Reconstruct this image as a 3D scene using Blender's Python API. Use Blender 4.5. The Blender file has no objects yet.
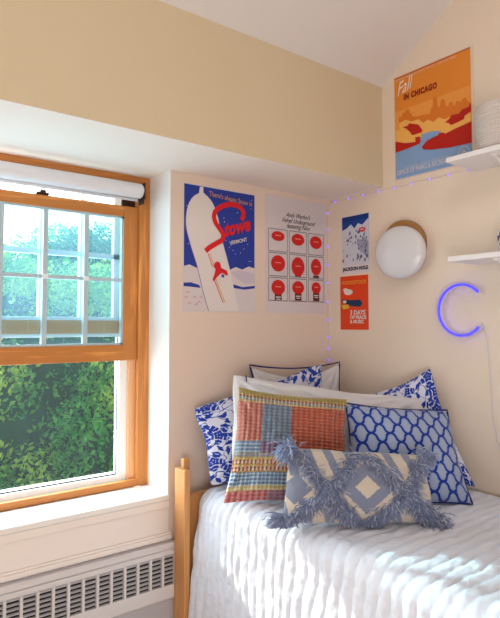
import bpy, bmesh, math, random
import numpy as np
from mathutils import Vector, Matrix, noise
random.seed(7); np.random.seed(7)
S = bpy.context.scene
COL = S.collection
PI = math.pi

# ------------------------------------------------------------------ node helpers
class X:
    """a value in a node tree with arithmetic"""
    def __init__(s, nt, v): s.nt, s.v = nt, v
    def _m(s, op, *a):
        n = s.nt.nodes.new('ShaderNodeMath'); n.operation = op
        for i, q in enumerate((s,) + a):
            q = q.v if isinstance(q, X) else q
            if isinstance(q, (int, float)): n.inputs[i].default_value = q
            else: s.nt.links.new(q, n.inputs[i])
        return X(s.nt, n.outputs[0])
    def __add__(s, o): return s._m('ADD', o)
    def __radd__(s, o): return s._m('ADD', o)
    def __sub__(s, o): return s._m('SUBTRACT', o)
    def __rsub__(s, o): return (s * -1) + o
    def __mul__(s, o): return s._m('MULTIPLY', o)
    def __rmul__(s, o): return s._m('MULTIPLY', o)
    def __truediv__(s, o): return s._m('DIVIDE', o)
    def sin(s): return s._m('SINE')
    def cos(s): return s._m('COSINE')
    def abs(s): return s._m('ABSOLUTE')
    def lt(s, o): return s._m('LESS_THAN', o)
    def gt(s, o): return s._m('GREATER_THAN', o)
    def min(s, o): return s._m('MINIMUM', o)
    def max(s, o): return s._m('MAXIMUM', o)
    def fract(s): return s._m('FRACT')
    def pow(s, o): return s._m('POWER', o)
    def within(s, a, b): return s.gt(a) * s.lt(b)
    def step(s, a, b):
        n = s.nt.nodes.new('ShaderNodeMapRange'); n.interpolation_type = 'SMOOTHSTEP'
        s.nt.links.new(s.v, n.inputs[0]); n.inputs[1].default_value = a; n.inputs[2].default_value = b
        return X(s.nt, n.outputs[0])

def lin(c):
    if isinstance(c, str):
        c = c.lstrip('#'); c = [int(c[i:i+2], 16)/255 for i in (0, 2, 4)]
        c = [v/12.92 if v <= .04045 else ((v+.055)/1.055)**2.4 for v in c]
    return (*c[:3], 1)

def mat(name, col='#cccccc', rough=.6, **k):
    m = bpy.data.materials.new(name); m.use_nodes = True
    b = m.node_tree.nodes['Principled BSDF']
    b.inputs['Base Color'].default_value = lin(col); b.inputs['Roughness'].default_value = rough
    b.inputs['Specular IOR Level'].default_value = k.get('spec', .3)
    if 'sheen' in k: b.inputs['Sheen Weight'].default_value = k['sheen']
    if 'metal' in k: b.inputs['Metallic'].default_value = k['metal']
    if 'emit' in k:
        b.inputs['Emission Color'].default_value = lin(k['emit']); b.inputs['Emission Strength'].default_value = k.get('es', 1)
    return m

def T(m): return m.node_tree, m.node_tree.nodes['Principled BSDF']
def xyz(nt, kind='Generated', scale=None):
    tc = nt.nodes.new('ShaderNodeTexCoord'); sp = nt.nodes.new('ShaderNodeSeparateXYZ')
    nt.links.new(tc.outputs[kind], sp.inputs[0])
    return tc.outputs[kind], X(nt, sp.outputs[0]), X(nt, sp.outputs[1]), X(nt, sp.outputs[2])
def comb(nt, x, y, z=0):
    n = nt.nodes.new('ShaderNodeCombineXYZ')
    for i, q in enumerate((x, y, z)):
        if isinstance(q, X): nt.links.new(q.v, n.inputs[i])
        else: n.inputs[i].default_value = q
    return n.outputs[0]
def nz(nt, vec, scale, detail=3, rough=.5, dist=0):
    n = nt.nodes.new('ShaderNodeTexNoise'); n.inputs['Scale'].default_value = scale
    n.inputs['Detail'].default_value = detail; n.inputs['Roughness'].default_value = rough; n.inputs['Distortion'].default_value = dist
    nt.links.new(vec, n.inputs['Vector']); return X(nt, n.outputs[0])
def mix(nt, f, a, b):
    n = nt.nodes.new('ShaderNodeMix'); n.data_type = 'RGBA'
    for q, i in ((f, 0), (a, 6), (b, 7)):
        q = q.v if isinstance(q, X) else q
        if isinstance(q, (int, float)): n.inputs[i].default_value = q
        elif isinstance(q, (tuple, str)): n.inputs[i].default_value = lin(q)
        else: nt.links.new(q, n.inputs[i])
    return n.outputs[2]
def bump(nt, b, h, strength=.3, dist=.01):
    n = nt.nodes.new('ShaderNodeBump'); n.inputs['Strength'].default_value = strength; n.inputs['Distance'].default_value = dist
    nt.links.new(h.v if isinstance(h, X) else h, n.inputs['Height']); nt.links.new(n.outputs[0], b.inputs['Normal'])

def plaster(name, c1, c2, rough=.75):
    m = mat(name, c1, rough, spec=.2); nt, b = T(m); v, x, y, z = xyz(nt, 'Object')
    n = nz(nt, v, 1.3, 3); nt.links.new(mix(nt, n, c1, c2), b.inputs['Base Color'])
    bump(nt, b, nz(nt, v, 130, 2), .12, .003); return m
def wood(name, c1, c2, axis=0, rough=.4, scale=1.0):
    m = mat(name, c1, rough, spec=.4); nt, b = T(m); v, x, y, z = xyz(nt, 'Object')
    q = [x*38*scale, y*38*scale, z*38*scale]; q[axis] = q[axis]*.055
    vec = comb(nt, *q); n = nz(nt, vec, 1.0, 5, .6, .6)
    ring = (n*17).sin()*.5+.5
    f = (n.step(.3, .72)*.65 + ring*.35)
    nt.links.new(mix(nt, f, c1, c2), b.inputs['Base Color']); bump(nt, b, f, .1, .002); return m

M = {}
M['wall'] = plaster('wall_paint', '#e6d4c6', '#e1cebf')
M['wallr'] = plaster('right_wall_paint', '#ebdccb', '#e6d6c4')
M['bulk'] = plaster('upper_wall_paint', '#d5c6a9', '#cfbfa1')
M['soffit'] = plaster('soffit_paint', '#f5eae2', '#f0e5dd')
M['ceil'] = plaster('ceiling_paint', '#e6e2e1', '#e1dddc')
M['apron'] = plaster('apron_paint', '#f1e8e2', '#ede3dc', .5)
M['sill'] = plaster('white_gloss_paint', '#f2efec', '#eeeae6', .35)
M['floor'] = wood('floor_boards', '#cbb596', '#b89f7c', 1)
M['woodx'] = wood('window_oak_x', '#e8a055', '#9c5520', 0)
M['woodz'] = wood('window_oak_z', '#e8a055', '#a45d26', 2)
M['woodlit'] = wood('window_oak_lit', '#f6cda2', '#e2a978', 2)  # lighter copy of the window oak, sunlit look put into its colour
M['bedwood'] = wood('bed_pine', '#dba266', '#bf8450', 2, .45)
M['white'] = mat('white_vinyl', '#f2f6f8', .35)
M['grid'] = mat('silver_muntin', '#b4c8d2', .4)
M['roller'] = mat('roller_fabric', '#e8e8ee', .7)
M['dark'] = mat('dark_bronze', '#3a2018', .5)
M['black'] = mat('black_gap', '#1c1a1a', .6)
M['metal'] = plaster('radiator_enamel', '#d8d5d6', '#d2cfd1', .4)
M['metalshade'] = plaster('radiator_enamel_shaded', '#b9b7bb', '#b2b0b5', .45)  # darker copy of the enamel, shade painted into lower face and louvres

def glassmat(name, tint, haze, amt):
    m = bpy.data.materials.new(name); m.use_nodes = True; nt = m.node_tree; nt.nodes.clear()
    o = nt.nodes.new('ShaderNodeOutputMaterial')
    tr = nt.nodes.new('ShaderNodeBsdfTransparent'); tr.inputs[0].default_value = lin(tint)
    df = nt.nodes.new('ShaderNodeBsdfTranslucent'); df.inputs[0].default_value = lin(haze)  # translucent part paints a bluish haze over the panes
    gl = nt.nodes.new('ShaderNodeBsdfGlossy'); gl.inputs['Roughness'].default_value = .02
    a = nt.nodes.new('ShaderNodeMixShader'); a.inputs[0].default_value = amt
    nt.links.new(tr.outputs[0], a.inputs[1]); nt.links.new(df.outputs[0], a.inputs[2])
    c = nt.nodes.new('ShaderNodeMixShader'); c.inputs[0].default_value = .008
    nt.links.new(a.outputs[0], c.inputs[1]); nt.links.new(gl.outputs[0], c.inputs[2]); nt.links.new(c.outputs[0], o.inputs[0])
    return m
M['glass_in'] = glassmat('window_glass_hazy', '#e6f4fa', '#b5d4e6', .03)
M['glass_out'] = glassmat('window_glass', '#e9fafd', '#b5d4e6', .025)
M['glass_low'] = glassmat('storm_glass', '#fafffd', '#cfe8f0', .006)

# ------------------------------------------------------------------ object helpers
def link(o, parent=None, **props):
    COL.objects.link(o)
    if parent is not None: o.parent = parent
    for k, v in props.items(): o[k] = v
    return o
def empty(name, loc, **props):
    o = bpy.data.objects.new(name, None); o.location = loc; o.empty_display_size = .05
    return link(o, None, **props)
class MB:
    def __init__(s): s.v, s.f, s.m, s.mats = [], [], [], []
    def mi(s, m):
        if m not in s.mats: s.mats.append(m)
        return s.mats.index(m)
    def add(s, vs, fs, m):
        b = len(s.v); s.v += [tuple(q) for q in vs]; i = s.mi(m)
        for f in fs: s.f.append(tuple(b+k for k in f)); s.m.append(i)
    def box(s, x0, x1, y0, y1, z0, z1, m):
        vs = [(x, y, z) for z in (z0, z1) for y in (y0, y1) for x in (x0, x1)]
        s.add(vs, [(0,2,3,1),(4,5,7,6),(0,1,5,4),(2,6,7,3),(0,4,6,2),(1,3,7,5)], m)
    def prism(s, prof, x0, x1, m):      # profile in (y,z), extruded along x
        n = len(prof); vs = [(x0, y, z) for y, z in prof]+[(x1, y, z) for y, z in prof]
        s.add(vs, [tuple(range(n)), tuple(range(2*n-1, n-1, -1))]+[(i, n+i, n+(i+1) % n, (i+1) % n) for i in range(n)], m)
    def tube(s, pts, r, m, n=8, close=False):
        pts = [Vector(p) for p in pts]; vs = []; k = len(pts)
        up = Vector((0.13, .21, 1)).normalized()
        for i, p in enumerate(pts):
            if close: t = pts[(i+1) % k]-pts[i-1]
            else: t = pts[min(i+1, k-1)]-pts[max(i-1, 0)]
            t.normalize(); a = t.cross(up)
            if a.length < 1e-3: a = t.cross(Vector((1, 0, 0)))
            a.normalize(); b = t.cross(a); rr = r[i] if isinstance(r, (list, tuple)) else r
            for j in range(n):
                q = 2*PI*j/n; vs.append(p+a*math.cos(q)*rr+b*math.sin(q)*rr)
        fs = [(i*n+j, i*n+(j+1) % n, ((i+1) % k)*n+(j+1) % n, ((i+1) % k)*n+j) for i in range(k if close else k-1) for j in range(n)]
        if not close: fs += [tuple(range(n)), tuple(range(k*n-1, (k-1)*n-1, -1))]
        s.add(vs, fs, m)
    def lathe(s, prof, c, m, n=40, axis='z', tilt=0):   # prof (r,h)
        vs = []
        for r, h in prof:
            for j in range(n):
                a = 2*PI*j/n; u, w = r*math.cos(a), r*math.sin(a)
                p = {'z': (u, w, h), 'x': (h, u, w)}[axis]
                p = Vector(p)
                if tilt: p = Matrix.Rotation(tilt, 3, 'Y') @ p
                vs.append(p+Vector(c))
        k = len(prof)
        s.add(vs, [(i*n+j, i*n+(j+1) % n, (i+1)*n+(j+1) % n, (i+1)*n+j) for i in range(k-1) for j in range(n)], m)
    def build(s, name, parent=None, smooth=False, bevel=0, **props):
        me = bpy.data.meshes.new(name); me.from_pydata(s.v, [], s.f)
        for m in s.mats: me.materials.append(m)
        me.polygons.foreach_set('material_index', s.m)
        me.validate(); bm = bmesh.new(); bm.from_mesh(me)
        bmesh.ops.recalc_face_normals(bm, faces=bm.faces); bm.to_mesh(me); bm.free()
        if smooth: me.polygons.foreach_set('use_smooth', [True]*len(me.polygons))
        o = bpy.data.objects.new(name, me)
        if bevel:
            d = o.modifiers.new('bevel', 'BEVEL'); d.width = bevel; d.segments = 2; d.limit_method = 'ANGLE'
        link(o, None, **props)
        if parent is not None:
            o.parent = parent; o.matrix_parent_inverse = Matrix.Translation(parent.location).inverted()
        return o

# ------------------------------------------------------------------ camera
D = 3.3; CAM = Vector((-.713*D, -.701*D, 1.5)); fpx = 566.; pitch = math.radians(3); head = math.radians(52.5)
cd = bpy.data.cameras.new('camera'); cam = bpy.data.objects.new('camera', cd); COL.objects.link(cam)
cam.location = CAM; cam.rotation_euler = (PI/2+pitch, 0, head-PI/2)
cd.sensor_fit = 'VERTICAL'; cd.sensor_height = 24; cd.lens = 24*fpx/618
cyp = 325-fpx*math.tan(pitch)
cd.shift_y = (cyp-309)/618
cd.clip_start = .02; cd.clip_end = 200
S.camera = cam

# ------------------------------------------------------------------ room shell
XR, XL, YR = -1.047, -2.246, -4.2        # window reveal right / left, rear wall
ZS, ZB = 2.228, 2.762                    # soffit, bulkhead top
ST = dict(kind='structure')
b = MB(); b.box(XR, .12, 0, .36, 0, ZS, M['wall']); b.box(-3.7, XL, 0, .36, 0, ZS, M['wall'])
b.box(XL, XR, 0, .36, 0, .70, M['apron']); b.build('wall_back', **ST)
b = MB(); b.box(-3.7, 0, -.40, .36, ZS, 2.95, M['bulk'])
o = b.build('wall_bulkhead', **ST)
o.data.materials.append(M['soffit'])
for p in o.data.polygons:
    if p.normal.z < -.5: p.material_index = 1
b = MB(); b.box(0, .12, YR, .0, 0, 4.2, M['wallr']); b.build('wall_right', **ST)
b = MB(); b.box(-3.82, -3.7, YR, .36, 0, 4.2, M['wall']); b.build('wall_left', **ST)
b = MB(); b.box(-3.82, .12, YR-.12, YR, 0, 4.2, M['wall']); b.build('wall_rear', **ST)
b = MB(); b.box(-3.82, .12, YR, .36, -.1, 0, M['floor']); b.build('floor', **ST)
sl = (3.043-ZB)/(.824-.394)
yr = -2.3; zr = ZB+sl*(-.4-yr)
b = MB(); b.prism([(-.40, ZB), (yr, zr), (YR, zr), (YR, zr+.25), (yr, zr+.25), (.36, ZB+.25), (.36, ZB+.02)], -3.7, 0, M['ceil'])
b.build('ceiling', **ST)

# ------------------------------------------------------------------ window
win = empty('window_1', (-1.7, .2, .73), **ST)
b = MB()
b.box(XL, XR, -.012, .2, .704, .730, M['sill']); b.build('window_sill', win, bevel=.006)
b = MB(); b.box(XR-.004, XR+.0, 0.0, .2, .73, ZS, M['sill']); b.box(XL, XL+.004, 0, .2, .73, ZS, M['sill']); b.build('reveal_board', win)
b = MB()
b.box(XL, XL+.06, .2, .34, .73, ZS, M['woodz']); b.box(XR-.06, XR, .2, .34, .73, ZS, M['woodz'])
b.box(XL+.06, XR-.06, .2, .34, 2.183, ZS, M['woodx']); b.box(XL+.06, XR-.06, .2, .232, .73, .762, M['woodx'])
b.build('window_frame', win, bevel=.003)
gxr = -1.179; npan = 5; pw = .187; gxl = gxr-npan*pw
L0, R0 = XL+.06, XR-.06
b = MB()   # raised inner sash
b.box(gxr, R0, .215, .247, 1.33, 2.077, M['woodz']); b.box(L0, gxl, .215, .247, 1.33, 2.077, M['woodz'])
b.box(gxl, gxr, .215, .247, 2.025, 2.077, M['woodx']); b.box(gxl, gxr, .211, .247, 1.33, 1.405, M['woodx'])
b.build('inner_sash', win, bevel=.003)
b = MB(); t = .0105
for i in range(1, npan): b.box(gxr-i*pw-t, gxr-i*pw+t, .217, .241, 1.405, 2.025, M['grid'])
b.box(gxl, gxr, .219, .240, 1.715-t*.8, 1.715+t*.8, M['grid'])
for x in (gxl, gxr-.012): b.box(x, x+.012, .22, .24, 1.405, 2.025, M['grid'])
for z in (1.405, 2.015): b.box(gxl, gxr, .22, .24, z, z+.010, M['grid'])
b.build('muntin_grid', win)
b = MB(); b.box(gxl, gxr, .229, .232, 1.405, 2.025, M['glass_in']); b.build('window_pane', win)
b = MB()   # outer upper sash
b.box(gxr, R0, .262, .296, 1.454, 2.183, M['white']); b.box(L0, gxl, .262, .296, 1.454, 2.183, M['white'])
b.box(gxl, gxr, .262, .296, 1.460, 1.522, M['woodlit']); b.box(gxl, gxr, .262, .296, 2.15, 2.183, M['woodx'])
b.box(gxl, gxr, .260, .298, 1.522, 1.538, M['white']); b.box(gxl, gxr, .262, .30, 1.444, 1.460, M['white'])
b.build('outer_sash', win, bevel=.002)
b = MB(); t = .012
for i in range(1, npan): b.box(gxr-i*pw-t, gxr-i*pw+t, .266, .292, 1.538, 2.15, M['white'])
b.box(gxl, gxr, .268, .290, 1.832-t, 1.832+t, M['white']); b.box(gxr-.03, gxr, .268, .29, 1.538, 2.15, M['white'])
b.build('muntin_grid', win)
b = MB(); b.box(gxl, gxr, .279, .282, 1.53, 2.15, M['glass_out']); b.build('window_pane', win)
b = MB()   # lower storm frame
b.box(-1.182, -1.141, .25, .30, .782, 1.44, M['white']); b.box(L0, gxl, .25, .30, .762, 1.44, M['white'])
b.box(gxl, -1.141, .25, .335, .755, .782, M['white']); b.box(L0, R0, .232, .358, .702, .7545, M['white'])
b.box(-1.141, R0, .233, .30, .755, 1.33, M['woodlit'])
b.box(-1.185, -1.182, .27, .276, .785, 1.44, M['black']); b.box(gxl, -1.182, .27, .276, .782, .787, M['black'])
b.build('storm_frame', win)
b = MB(); b.box(gxl, -1.186, .279, .281, .788, 1.444, M['glass_low']); b.build('window_pane', win)
b = MB(); b.box(-1.60, -1.545, .205, .235, 2.077, 2.087, M['dark']); b.box(-1.585, -1.56, .2, .225, 2.085, 2.095, M['dark']); b.build('sash_lock', win, bevel=.002)
for i in (0, 1):
    b = MB(); x = gxr-(1+i)*pw; b.box(x-.012, x+.012, .210, .22, 1.705, 1.725, M['white']); b.build('grid_clip', win, bevel=.002)
# roller blind
rb = empty('roller_blind', (-1.7, .165, 2.15), label='white roller blind rolled up at the top of the window', category='blind')
b = MB(); n = 24; r = .036
b.tube([(x, .160, 2.146) for x in (L0+.01, L0+.02, -1.125, -1.118)], [r*.9, r, r, r*.85], M['roller'], n)
b.box(L0+.02, -1.13, .180, .184, 2.10, 2.146, M['roller'])
b.tube([(L0+.02, .18, 2.106), (-1.13, .18, 2.106)], .008, M['roller'], 8)
b.build('rolled_shade', rb, smooth=True)
for x in (L0, -1.119):
    b = MB(); b.box(x, x+.008, .13, .2, 2.105, 2.183, M['dark']); b.box(x+.006, x+.011, .15, .2, 2.085, 2.12, M['dark']); b.build('bracket', rb)
b = MB(); b.box(-1.176, R0, .25, .26, 2.078, 2.135, M['dark']); b.build('jamb_pocket_shade', win)  # dark box painted in for the shade of the jamb pocket

# apron trims (below the window)
b = MB(); b.box(-3.7, XR, -.010, 0, .672, .704, M['apron']); b.box(-3.7, XR+.01, -.016, 0, .530, .552, M['apron']); b.box(-3.7, XR+.01, -.010, 0, .552, .562, M['apron'])
b.build('trim_1', bevel=.002, **ST)

# ------------------------------------------------------------------ convector
rad = empty('baseboard_heater', (-2.4, -.05, 0), label='long grey metal baseboard heater with slotted vents below the window sill', category='heater')
RX0, RX1 = -3.68, -1.035
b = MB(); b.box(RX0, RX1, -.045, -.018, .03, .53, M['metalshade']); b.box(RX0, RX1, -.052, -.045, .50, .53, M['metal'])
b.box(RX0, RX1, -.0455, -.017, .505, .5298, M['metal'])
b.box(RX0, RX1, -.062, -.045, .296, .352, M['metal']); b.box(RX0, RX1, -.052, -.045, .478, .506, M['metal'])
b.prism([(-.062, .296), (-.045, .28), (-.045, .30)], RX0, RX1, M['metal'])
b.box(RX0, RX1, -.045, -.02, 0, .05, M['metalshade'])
b.build('housing', rad, bevel=.002)
b = MB(); b.box(RX0, RX1, -.0465, -.044, .352, .478, M['black']); b.build('slot_shade', rad)  # black sheet behind the louvres stands for the shade inside the slots
b = MB(); x = RX1-.004
while x > RX0+.06:
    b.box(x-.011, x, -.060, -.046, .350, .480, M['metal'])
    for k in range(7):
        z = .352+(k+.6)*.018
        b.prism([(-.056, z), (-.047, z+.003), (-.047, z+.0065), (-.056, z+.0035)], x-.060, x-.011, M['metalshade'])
    x -= .060
b.build('grille', rad)

# ------------------------------------------------------------------ bed
BT = .768
bed = empty('pine_bed', (-.52, -1.1, 0), label='pale pine bed frame with square corner post below the window corner', category='bed')
for nm, x0, x1 in (('bed_post', -1.052, -1.022), ('bed_post', -.045, -.012)):
    b = MB(); b.box(x0, x1, -.15, -.062, 0, .862, M['bedwood']); b.build(nm, bed, bevel=.004)
for x0, x1 in ((-1.052, -1.022), (-.045, -.012)):
    b = MB(); b.box(x0, x1, -2.16, -2.09, 0, .62, M['bedwood']); b.build('bed_post', bed, bevel=.004)
b = MB(); b.box(-1.022, -.045, -.105, -.075, .30, .74, M['bedwood']); b.box(-1.021, -.99, -.09, -.065, .74, .90, M['bedwood']); b.build('headboard', bed, bevel=.003)
b = MB(); b.box(-1.0, -.06, -2.15, -2.12, .30, .58, M['bedwood']); b.build('footboard', bed, bevel=.003)
for x in (-.955, -.06):
    b = MB(); b.box(x-.012, x+.012, -2.12, -.105, .34, .48, M['bedwood']); b.build('side_rail', bed, bevel=.003)
b = MB(); b.box(-.985, -.075, -2.11, -.11, .42, .455, M['bedwood']); b.build('slat_base', bed)
M['mattress'] = mat('mattress_ticking', '#d9dde2', .8)
b = MB(); b.box(-.97, -.03, -2.08, -.125, .456, BT-.035, M['mattress'])
o = b.build('mattress', bevel=.04, label='thick mattress hidden beneath the white quilt on the bed frame', category='mattress')

# quilt
M['quilt'] = mat('quilt_cotton', '#e4e6ec', .85, sheen=.2, spec=.15)
nt, bs = T(M['quilt']); v, x, y, z = xyz(nt, 'Object')
bump(nt, bs, nz(nt, v, 90, 4, .6), .35, .004)
nt.links.new(mix(nt, nz(nt, v, 5, 3), '#e0e6f2', '#d0d8e8'), bs.inputs['Base Color'])
def quilt():
    r = .075; top = .965-r; arc = r*PI/2; hang = .56
    Ltot = top+arc+hang; ns = 250; nv = 360; y0, y1 = -.158, -2.085
    V = []; 
    for j in range(nv+1):
        yy = y0+(y1-y0)*j/nv
        for i in range(ns+1):
            s = Ltot*i/ns
            wob = noise.noise(Vector((s*3.0, yy*3.0, .3)))*.045+noise.noise(Vector((s*9, yy*8, 4.)))*.016
            ph = (yy+wob+.0*s)/.050
            rid = abs(math.sin(PI*ph))**.5
            puck = noise.noise(Vector((s*26, yy*55, 2.)))*.55+noise.noise(Vector((s*60, yy*60, 7.)))*.3
            amp = .75+.40*noise.noise(Vector((s*5, yy*5, 11.)))+.25*noise.noise(Vector((s*14, yy*14, 3.)))
            h = .0125*rid*amp+.0042*puck*(.5+rid)+.011*noise.noise(Vector((s*2.2, yy*2.4, 9.)))
            if s <= top: p = Vector((-.018-s, yy, BT)); nrm = Vector((0, 0, 1))
            elif s <= top+arc:
                a = (s-top)/r; nrm = Vector((-math.sin(a), 0, math.cos(a))); p = Vector((-.018-top, yy, BT-r))+nrm*r
            else:
                d = s-top-arc; nrm = Vector((-1, 0, 0)); fl = .034*math.sin(min(1, d/hang)*PI*.5)
                fl += .012*math.sin(yy*17+noise.noise(Vector((yy*2, 0, 0)))*4)*(d/hang)
                p = Vector((-.018-top-r-fl, yy, BT-r-d))
            w = min(1, s/.03) if s < .03 else 1
            q = p+nrm*h*w
            V.append(q)
    F = [(j*(ns+1)+i, j*(ns+1)+i+1, (j+1)*(ns+1)+i+1, (j+1)*(ns+1)+i) for j in range(nv) for i in range(ns)]
    b = MB(); b.add(V, F, M['quilt'])
    o = b.build('quilt', smooth=True, label='white channel-stitched quilt spread over the bed and hanging down its side', category='quilt')
    sd = o.modifiers.new('solid', 'SOLIDIFY'); sd.thickness = .012; sd.offset = 1
    # make sure thickness goes inward
    return o
q = quilt()
if q.data.polygons[0].normal.z > 0: q.modifiers[0].offset = -1

# ------------------------------------------------------------------ pillows
def pillow(name, cor, thick, m, mback=None, nu=90, nvv=90, pull=.045, wr=.006, seed=0, disp=None, rnd=.04, sag=0.0, **props):
    BL, BR, TR, TL = [Vector(c) for c in cor]
    n = (BR-BL).cross(TL-BL).normalized()
    if n.dot(CAM-BL) < 0: n = -n
    W = ((BR-BL).length+(TR-TL).length)/2; H = ((TL-BL).length+(TR-BR).length)/2
    V = []; uv = []
    for side in (1, -1):
        for j in range(nvv+1):
            for i in range(nu+1):
                u = i/nu; v = j/nvv
                # edge distribution tighter near borders
                uu = .5-.5*math.cos(PI*u); uu = .6*u+.4*uu; vv = .5-.5*math.cos(PI*v); vv = .6*v+.4*vv
                cu, cv = (2*uu-1), (2*vv-1)
                k_ = 1-rnd*(cu*cu*cv*cv)**3; wo = .012*noise.noise(Vector((cu*2.3+seed, cv*2.3, 5.)))*max(abs(cu), abs(cv))**4
                uu2 = .5+cu*.5*(k_+wo*2-pull*(1-cv*cv))
                vv2 = .5+cv*.5*(k_+wo*2-pull*(1-cu*cu))
                p = BL*(1-uu2)*(1-vv2)+BR*uu2*(1-vv2)+TR*uu2*vv2+TL*(1-uu2)*vv2
                e = max(0, (1-cu*cu))*max(0, (1-cv*cv))
                h = (e**.62*.85+e**.35*.25)*thick/2
                edge = min(1, e*6)
                w = noise.noise(Vector((uu*4+seed, vv*4, side*1.5)))*wr*2.2+noise.noise(Vector((uu*11+seed, vv*11, side*3.)))*wr
                # radial tension creases at the corners
                rr = math.hypot(1-abs(cu), 1-abs(cv)); an = math.atan2(1-abs(cv), 1-abs(cu))
                w += math.sin(an*13+seed)*wr*.8*math.exp(-(rr-.35)**2/.05)
                h += w*edge
                if side == -1: h *= .5
                if disp and side == 1: h += disp(uu, vv)*edge
                p = p+n*h*side
                if sag: p.z -= sag*(1-cu*cu)*max(0, cv)
                p.z = max(p.z, BT+.012)
                p.x = min(p.x, -.006); p.y = min(p.y, -.006)
                V.append(p); uv.append((uu, vv))
    N = (nu+1)*(nvv+1); F = []
    for s in (0, 1):
        for j in range(nvv):
            for i in range(nu):
                a = s*N+j*(nu+1)+i; f = (a, a+1, a+nu+2, a+nu+1); F.append(f if s == 0 else f[::-1])
    b = MB(); b.add(V, F, m)
    me = bpy.data.meshes.new(name); me.from_pydata([tuple(q) for q in V], [], F)
    me.materials.append(m)
    if mback: me.materials.append(mback); me.polygons.foreach_set('material_index', [0]*(nu*nvv)+[1]*(nu*nvv))
    ul = me.uv_layers.new(name='UVMap')
    for l in me.loops: ul.data[l.index].uv = uv[l.vertex_index]
    bm = bmesh.new(); bm.from_mesh(me); bmesh.ops.remove_doubles(bm, verts=bm.verts, dist=.0006)
    bm.to_mesh(me); bm.free()
    me.polygons.foreach_set('use_smooth', [True]*len(me.polygons))
    o = bpy.data.objects.new(name, me); link(o, None, **props)
    def at(u, v, off=0):
        cu, cv = 2*u-1, 2*v-1
        uu2 = .5+cu*.5*(1-pull*(1-cv*cv)); vv2 = .5+cv*.5*(1-pull*(1-cu*cu))
        p = BL*(1-uu2)*(1-vv2)+BR*uu2*(1-vv2)+TR*uu2*vv2+TL*(1-uu2)*vv2
        e = max(0, 1-cu*cu)*max(0, 1-cv*cv)
        p = p+n*((e**.62*.85+e**.35*.25)*thick/2+off)
        p.z = max(p.z, BT+.012); return p
    return o, at, n, W, H
def rim(b, at, r, m, sides='btlr', step=40, off=0):
    pts = []
    seq = [(i/step, 0) for i in range(step)]+[(1, i/step) for i in range(step)]+[(1-i/step, 1) for i in range(step)]+[(0, 1-i/step) for i in range(step)]
    for u, v in seq:
        p = at(u, v, 0); p.x = min(p.x, -.008); p.y = min(p.y, -.008); pts.append(p)
    b.tube(pts, r, m, 6, close=True)

def uvmat(name, rough=.85, sheen=.2):
    m = mat(name, '#ffffff', rough, spec=.1, sheen=sheen); nt, b = T(m)
    tc = nt.nodes.new('ShaderNodeTexCoord'); sp = nt.nodes.new('ShaderNodeSeparateXYZ'); nt.links.new(tc.outputs['UV'], sp.inputs[0])
    return m, nt, b, X(nt, sp.outputs[0]), X(nt, sp.outputs[1])

def floral(name, W, H, off=0.):
    m, nt, b, u, v = uvmat(name)
    x, y = u*W+off, v*H+off*.7
    vec0 = comb(nt, x, y)
    dx = (nz(nt, vec0, 16, 2)-.5)*.020; dy = (nz(nt, comb(nt, x+3.1, y), 16, 2)-.5)*.020
    xx, yy = x+dx, y+dy; vec = comb(nt, xx, yy)
    def cells(scale):
        n = nt.nodes.new('ShaderNodeTexVoronoi'); n.voronoi_dimensions = '2D'; n.inputs['Scale'].default_value = scale
        nt.links.new(vec, n.inputs['Vector'])
        sp = nt.nodes.new('ShaderNodeSeparateXYZ'); nt.links.new(n.outputs['Position'], sp.inputs[0])
        cx = nt.nodes.new('ShaderNodeSeparateXYZ'); nt.links.new(n.outputs['Color'], cx.inputs[0])
        px, py = X(nt, sp.outputs[0]), X(nt, sp.outputs[1])
        ddx, ddy = (xx-px)*scale, (yy-py)*scale
        return X(nt, n.outputs['Distance']), ddy._m('ARCTAN2', ddx), X(nt, cx.outputs[0]), X(nt, cx.outputs[1]), ddx, ddy
    d, a, r1, r2, _, _ = cells(8.5)
    pet = d.lt(((a*5+r1*6).cos()*.5+.5).pow(.6)*.22+.25)*r2.gt(.10)
    ringw = (d*34+((a*5+r1*6).cos())*1.2).sin().gt(.62)*d.gt(.07)
    flower = pet*(1-ringw*.85)
    d2, a2, q1, q2, ex, ey = cells(24)
    ca, sa = (q1*6.28).cos(), (q1*6.28).sin()
    lx = ex*ca+ey*sa; ly = ey*ca-ex*sa
    leaf = (ly.abs()*1.9+lx.abs()*.8).lt(.55)*q2.gt(.10)*d.gt(.38)
    vine = ((nz(nt, vec, 11, 1)-.5).abs().lt(.010)).max((nz(nt, comb(nt, xx+5, yy+2), 13, 1)-.5).abs().lt(.008))
    f = flower.max(leaf).max(vine)
    shade = nz(nt, vec, 30, 2)
    blue = mix(nt, shade, '#10267c', '#2b4fbe')
    nt.links.new(mix(nt, f, '#d3d8e8', blue), b.inputs['Base Color'])
    bump(nt, b, nz(nt, vec0, 500, 2), .15, .002); return m
M['navy'] = mat('navy_cord', '#1d2f6e', .8)

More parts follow.
